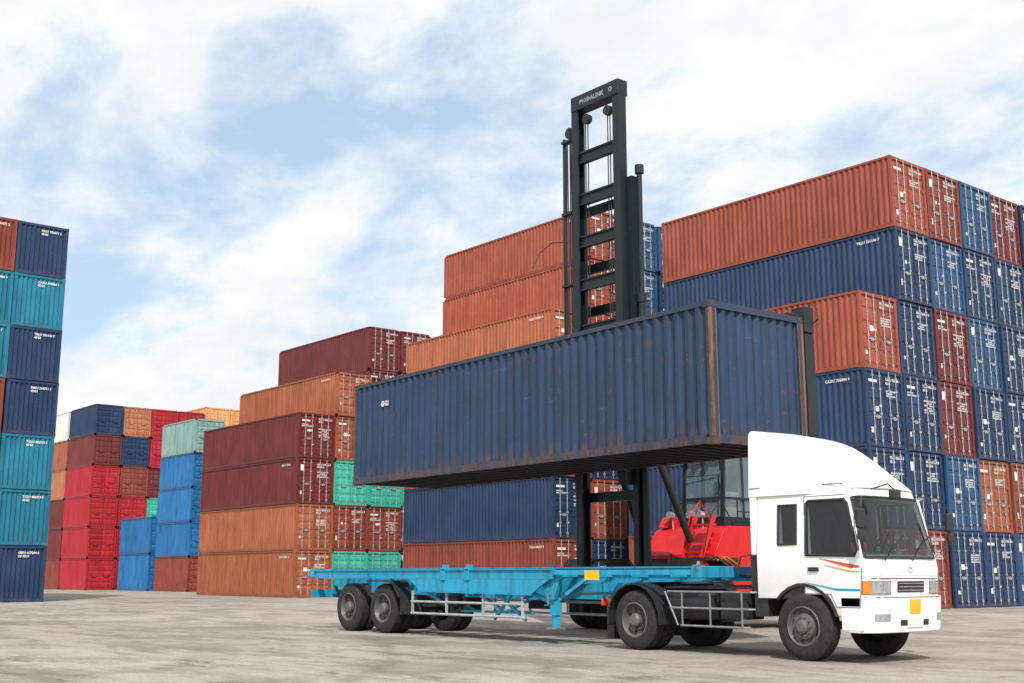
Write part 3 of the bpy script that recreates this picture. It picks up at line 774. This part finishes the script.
def SP(u,v,z): 
    p=c2+dx*u+dy*v; return (p.x-hx,p.y-hy,z)
def obox(m,u0,u1,v0,v1,z0,z1):
    vs=[SP(u,v,z) for z in (z0,z1) for u,v in ((u0,v0),(u1,v0),(u1,v1),(u0,v1))]
    m.add(vs,[(0,3,2,1),(4,5,6,7),(0,1,5,4),(1,2,6,5),(2,3,7,6),(3,0,4,7)])
T=LZ+LH
sp=MB(); obox(sp,-3,3,-.13,.17,T-1.0,T-.5); obox(sp,-6.0,6.0,-.09,.12,T-.92,T-.58)
so=obj('spreader_beam',sp,M_black,hd)
for s in (-1,1):
    m=MB(); a,b=sorted((s*5.86,s*6.12)); obox(m,a,b,-.17,.08,LZ+.30,T-.30)
    obox(m,a+.06,b-.06,-.55,.06,T+.005,T+.06); obox(m,a-.03,b+.02,-.19,.07,T-.29,T+.20)
    obj('spreader_arm',m,M_black,so,bevel=.015)
m=MB(); p=SP(6.05,0,T+.18); m.tube([p,(p[0]+.1,p[1],p[2]+.10),(p[0]+.22,p[1],p[2]-.02),(p[0]+.24,p[1],p[2]-.22),(p[0]+.1,p[1],p[2]-.30)],.013,6); obj('cable',m,M_plastic,so)
# chassis frame and red body
m=MB(); m.box(-.9,.9,.40,2.6,.75,1.25); obj('front_frame',m,M_black,hd)
m=MB(); m.prism([(2.2,1.0),(2.2,1.72),(2.55,2.28),(2.75,2.36),(5.2,2.36),(6.9,2.1),(7.1,1.8),(7.1,.7),(2.6,.7)],-.98,1.20,'x')
obj('body',m,M_redv,hd,bevel=.01)
m=MB(); m.prism([(2.12,1.30),(2.12,1.70),(2.19,1.80),(2.19,1.22)],-.92,-.10,'x'); obj('front_panel',m,M_redv,hd,bevel=.008)
m=MB(); m.prism([(2.60,2.365),(2.75,2.62),(3.05,2.62),(3.05,2.365)],-.92,-.62,'x'); obj('lamp_box',m,M_redv,hd,bevel=.01)
m=MB(); m.box(-.80,-.20,2.112,2.119,1.40,1.62); obj('vent_grille',m,M_black,hd)
m=MB(); m.box(-1.25,1.25,5.2,7.3,.6,2.3); obj('counterweight',m,M_redv,hd,bevel=.08)
m=MB(); m.box(.78,1.16,4.7,5.1,2.365,2.7); obj('deck_box',m,M_black,hd,bevel=.02)
m=MB(); m.box(-.96,1.19,2.18,2.197,1.02,1.10); obj('front_sill',m,M_black,hd)
for s in (-1,1):
    m=MB(); m.prism([(.45,1.35),(.7,1.62),(1.9,1.62),(2.15,1.35),(2.15,1.29),(1.86,1.55),(.74,1.55),(.49,1.29)],s*1.22,s*2.1,'x'); obj('mudguard',m,M_black,hd)
def hwheel(x,y,side,r=.68,w=.42):
    m=MB(); pr=[(r*.52,-w/2+.04),(r*.6,-w/2),(r*.8,-w/2-.02),(r*.95,-w/2+.02),(r,-w/2+.06),(r,-.03),(r-.03,-.02),(r-.03,.02),(r,.03),(r,w/2-.06),(r*.95,w/2-.02),(r*.8,w/2+.02),(r*.6,w/2),(r*.52,w/2-.04)]
    m.lathe(pr,0,0,r,1,36,True); m.v=[(x+b,y+a,c) for a,b,c in m.v]
    o=obj('wheel',m,M_rubber,hd,30)
    m=MB(); m.lathe([(r*.56,w/2),(r*.5,w/2-.02),(r*.45,w/2-.12),(r*.2,w/2-.10),(r*.18,w/2-.02),(.003,w/2)],0,0,r,side,28); m.v=[(x+b,y+a,c) for a,b,c in m.v]
    obj('rim',m,M_rim,o,30)
for s in (-1,1):
    hwheel(s*1.90,1.25,s); hwheel(s*1.42,1.25,s)
    hwheel(s*1.48,5.0,s,.6,.4)
for y,a,r in ((1.25,1.8,.14),(5.0,1.4,.1)):
    m=MB(); m.cyl((-a,y,.65),(a,y,.65),r); obj('axle',m,M_black,hd)
m=MB()
for xx in (.55,1.10): m.bar((xx,1.55,1.0),(xx+.02,2.30,2.56),.05,.10)
for i in range(5):
    z=1.12+i*.31; f=(z-1.0)/1.56; m.box(.58,1.10,1.50+.75*f,1.74+.75*f,z,z+.045)
obj('ladder',m,M_redv,hd)
for a in (.53,1.16):
    m=MB(); m.tube([(a,1.85,1.7),(a,2.15,2.6),(a,2.50,2.95),(a,2.95,2.37)],.016); obj('grab_rail',m,M_redv if a<1 else M_black,hd)
m=MB(); m.tube([(1.15,3.1,2.36),(1.15,3.1,3.0),(1.15,5.0,3.0),(1.15,5.0,2.36)],.02); m.tube([(1.15,3.1,2.7),(1.15,5.0,2.7)],.016); obj('handrail',m,M_black,hd)
m=MB(); m.tube([(-.95,3.1,2.36),(-.95,3.1,3.0),(-.95,4.6,3.0)],.02); obj('handrail',m,M_black,hd)
m=MB(); m.box(1.201,1.206,4.0,4.4,1.6,1.95); obj('warning_sticker',m,M_yellow,hd)
m=MB(); m.box(.10,.38,2.19,2.196,1.36,1.54); obj('warning_sticker',m,M_yellow,hd)
for xx in (-.5,.15,.45):
    m=MB(); m.cyl((xx,2.52,2.66),(xx,2.66,2.64),.09,seg=14); m.cyl((xx,2.68,2.25),(xx,2.68,2.66),.02,seg=6); obj('work_lamp',m,M_light,hd)
# operator cab
cx,cy,cw,cl=.08,3.85,.66,.75
zb,zt_=2.38,4.15
m=MB(); m.box(cx-cw,cx+cw,cy-cl,cy+cl,zb-.015,zb+.22); m.box(cx-cw-.05,cx+cw+.05,cy-cl-.1,cy+cl,zt_,zt_+.12)
for sx in (-1,1):
    for yy in (-cl,-.02,cl): m.bar((cx+sx*(cw-.03),cy+yy,zb+.21),(cx+sx*(cw-.06),cy+yy+(.12 if yy==-cl else 0),zt_+.01),.075,.075)
m.box(cx-cw,cx+cw,cy-cl-.01,cy-cl+.04,3.02,3.08)
for sx in (-1,1): m.box(cx+sx*cw-.03,cx+sx*cw+.03,cy-cl,cy+cl,3.02,3.07)
m.box(cx-.03,cx+.03,cy-cl-.01,cy-cl+.04,zb+.21,3.02)
ca=obj('operator_cab',m,M_mast,hd)
a,b=zb+.21,zt_
m=MB(); m.add([(cx-cw+.03,cy-cl+.01,a),(cx+cw-.03,cy-cl+.01,a),(cx+cw-.06,cy-cl+.12,b),(cx-cw+.06,cy-cl+.12,b)],[(0,1,2,3)]); obj('pane',m,M_clear,ca)
for sx in (-1,1):
    m=MB(); m.add([(cx+sx*cw,cy-cl+.05,a),(cx+sx*cw,cy+cl-.03,a),(cx+sx*(cw-.04),cy+cl-.03,b),(cx+sx*(cw-.04),cy-cl+.16,b)],[(0,1,2,3)]); obj('pane',m,M_clear,ca)
m=MB(); m.add([(cx-cw+.03,cy+cl,a),(cx+cw-.03,cy+cl,a),(cx+cw-.06,cy+cl,b),(cx-cw+.06,cy+cl,b)],[(0,1,2,3)]); obj('pane',m,M_clear,ca)
m=MB(); m.box(cx-.28,cx+.28,cy-.1,cy+.45,2.9,3.12); m.box(cx-.28,cx+.28,cy+.35,cy+.5,3.08,3.7); m.box(cx-.14,cx+.14,cy+.36,cy+.48,3.72,3.92); m.box(cx-.15,cx+.15,cy-.05,cy+.35,zb+.2,2.9); obj('driver_seat',m,M_seat,ca,bevel=.04)
m=MB(); m.cyl((cx,cy-.55,2.59),(cx,cy-.35,3.32),.035); m.lathe([(.20,-.015),(.215,0),(.20,.015),(.185,0)],cx,cy-.33,3.36,1,20,True); obj('steering_wheel',m,M_plastic,ca)
m=MB(); m.box(cx+.32,cx+.55,cy-.5,cy+.1,2.59,3.2); obj('control_console',m,M_trim,ca,bevel=.03)
for i,xx in enumerate((-.35,.0,.35)):
    m=MB(); m.cyl((cx+xx,cy-cl-.22,zt_+.02),(cx+xx,cy-cl-.10,zt_+.04),.085,seg=14); obj('work_lamp',m,M_light,ca)
for s in (-1,1):
    m=MB(); m.tube([(cx+s*cw,cy-cl,3.9),(cx+s*(cw+.22),cy-cl-.25,3.9)],.015); m.box(cx+s*(cw+.22)-.08,cx+s*(cw+.22)+.08,cy-cl-.28,cy-cl-.24,3.65,4.0); obj('mirror',m,M_plastic,ca)
m=MB(); m.tube([(cx-.5,cy-cl-.03,2.62),(cx-.5,cy-cl-.03,3.6),(cx+.5,cy-cl+.05,3.6),(cx+.5,cy-cl-.03,2.62)],.014); obj('window_guard',m,M_black,ca)
# ------------------------------------------------------------------ ground
m=MB(); S=1500
m.add([(-S,-S,0),(S,-S,0),(S,S,0),(-S,S,0)],[(0,1,2,3)])
gm,nt,b=newmat('yard_pavement')
tc=nn(nt,'ShaderNodeTexCoord'); v=tc.outputs['Object']
big=noise(nt,v,.09,4,.6,.2)
mid=noise(nt,v,1.1,7,.74)
fine=noise(nt,v,20,5,.78)
grit=noise(nt,v,85,2,.7)
st1=noise(nt,mapping(nt,v,(.22,.75,1),(0,0,R(8))),1.0,7,.74,.3)
patch=noise(nt,v,.32,7,.74,.3)
patch2=noise(nt,mapping(nt,v,(1,1.6,1),(0,0,R(40))),.55,7,.76)
c=mixc(nt,ramp(nt,big,.35,.65),(.37,.33,.285),(.50,.465,.41))
c=mixc(nt,ramp(nt,mid,.40,.66,0,.55),c,(.26,.225,.19))
c=mixc(nt,ramp(nt,st1,.48,.60,0,.70),c,(.15,.13,.112))
c=mixc(nt,ramp(nt,patch,.50,.60,0,.60),c,(.17,.148,.128))
c=mixc(nt,ramp(nt,patch2,.57,.63,0,.65),c,(.08,.072,.064))
c=mixc(nt,ramp(nt,patch2,.42,.34,0,.4),c,(.60,.565,.51))
wob=noise(nt,v,.5,2,.6); brk=noise(nt,v,.9,6,.78)
for cx_,cy_,r_,wd,st_ in ((-14,-6,17.5,.16,.5),(-14,-6,19.6,.16,.5),(-34,34,21.5,.14,.5),(-34,34,23.6,.14,.5),(-30,-9,24.3,.22,.5),(-30,-9,26.5,.2,.5),(-52,10,13,.2,.5),(-52,10,15,.2,.5),(-20,60,50,.2,.5),(-20,60,52.1,.2,.5)):
    vm=nn(nt,'ShaderNodeVectorMath',operation='DISTANCE'); nt.links.new(v,vm.inputs[0]); vm.inputs[1].default_value=(cx_,cy_,0)
    d=mathn(nt,'ABSOLUTE',mathn(nt,'SUBTRACT',mathn(nt,'ADD',vm.outputs['Value'],mathn(nt,'MULTIPLY',wob,.5)),r_+.25))
    k=mathn(nt,'MULTIPLY',ramp(nt,d,wd,wd*.4,0,1),ramp(nt,brk,.44,.60,0,st_))
    c=mixc(nt,k,c,(.09,.08,.072))
c=mixc(nt,ramp(nt,fine,.38,.66,.0,.55),c,(.17,.148,.128))
c=mixc(nt,ramp(nt,grit,.55,.72,.0,.55),c,(.62,.585,.53))
nt.links.new(c,b.inputs['Base Color']); b.inputs['Roughness'].default_value=.88; b.inputs['Specular IOR Level'].default_value=.25
hsum=mathn(nt,'ADD',fine,mathn(nt,'MULTIPLY',mid,2.0))
bp=nn(nt,'ShaderNodeBump'); bp.inputs['Strength'].default_value=.6; bp.inputs['Distance'].default_value=.03
nt.links.new(hsum,bp.inputs['Height']); nt.links.new(bp.outputs[0],b.inputs['Normal'])
g=obj('ground',m,gm); g['kind']='structure'; g['label']='worn grey concrete yard with dark tyre marks'
# ------------------------------------------------------------------ world, sun
to_sun=Vector((.78,-.55,1.0)).normalized()
w=bpy.data.worlds.new('World'); scene.world=w; w.use_nodes=True; nt=w.node_tree
bg=nt.nodes['Background']; out=nt.nodes['World Output']
sky=nn(nt,'ShaderNodeTexSky',sky_type='NISHITA'); sky.sun_disc=False
sky.sun_elevation=math.asin(to_sun.z); sky.sun_rotation=math.atan2(to_sun.x,to_sun.y)
nt.links.new(sky.outputs[0],bg.inputs[0]); bg.inputs[1].default_value=.15
tc=nn(nt,'ShaderNodeTexCoord'); sx=nn(nt,'ShaderNodeSeparateXYZ'); nt.links.new(tc.outputs['Generated'],sx.inputs[0])
mx=mathn(nt,'MAXIMUM',mathn(nt,'ADD',sx.outputs[2],.28),.1)
dv=nn(nt,'ShaderNodeVectorMath',operation='DIVIDE'); cb=nn(nt,'ShaderNodeCombineXYZ')
for i in range(3): nt.links.new(mx,cb.inputs[i])
nt.links.new(tc.outputs['Generated'],dv.inputs[0]); nt.links.new(cb.outputs[0],dv.inputs[1])
mp=nn(nt,'ShaderNodeMapping'); mp.inputs['Location'].default_value=(4.6,2.3,0); mp.inputs['Rotation'].default_value=(0,0,R(25)); mp.inputs['Scale'].default_value=(1,1.2,0.4)
nt.links.new(dv.outputs[0],mp.inputs['Vector'])
n1=noise(nt,mp.outputs[0],2.6,8,.60,.15); n2=noise(nt,mp.outputs[0],3.4,6,.60,.1)
bias=n1
for dvec,lo,amt in (((-.736,.565,.373),.968,.12),((-.906,.377,.19),.980,.08)):
    dt=nn(nt,'ShaderNodeVectorMath',operation='DOT_PRODUCT'); nt.links.new(tc.outputs['Generated'],dt.inputs[0]); dt.inputs[1].default_value=Vector(dvec).normalized()
    bias=mathn(nt,'SUBTRACT',bias,ramp(nt,dt.outputs['Value'],lo,1.0,0,amt))
bias=mathn(nt,'ADD',bias,.095)
cov=ramp(nt,bias,.38,.52,.62,1)
thin=ramp(nt,bias,.37,.57,0,1)
cc=mixc(nt,ramp(nt,n2,.34,.58),(.85,.875,.90),(1.0,1.0,1.0))
cc=mixc(nt,thin,(.62,.80,.98),cc)
bg2=nn(nt,'ShaderNodeBackground'); nt.links.new(cc,bg2.inputs[0]); bg2.inputs[1].default_value=1.03
ms=nn(nt,'ShaderNodeMixShader'); nt.links.new(cov,ms.inputs[0]); nt.links.new(bg.outputs[0],ms.inputs[1]); nt.links.new(bg2.outputs[0],ms.inputs[2])
nt.links.new(ms.outputs[0],out.inputs[0])
sl=bpy.data.lights.new('sun','SUN'); sl.energy=4.3; sl.angle=R(.8); sl.color=(1,.95,.875)
so_=bpy.data.objects.new('sun',sl); C.objects.link(so_); so_.rotation_euler=(-to_sun).to_track_quat('-Z','Y').to_euler(); so_.location=(0,0,40)
# ------------------------------------------------------------------ camera
cam=bpy.data.cameras.new('camera'); co=bpy.data.objects.new('camera',cam); C.objects.link(co)
cam.sensor_width=36; cam.lens=36*1200/1024; cam.clip_end=4000
co.location=(0,0,1.25); co.rotation_euler=(R(90+11.0),0,R(50.35))
scene.camera=co
scene.view_settings.view_transform='Standard'; scene.view_settings.look='None'; scene.view_settings.exposure=0
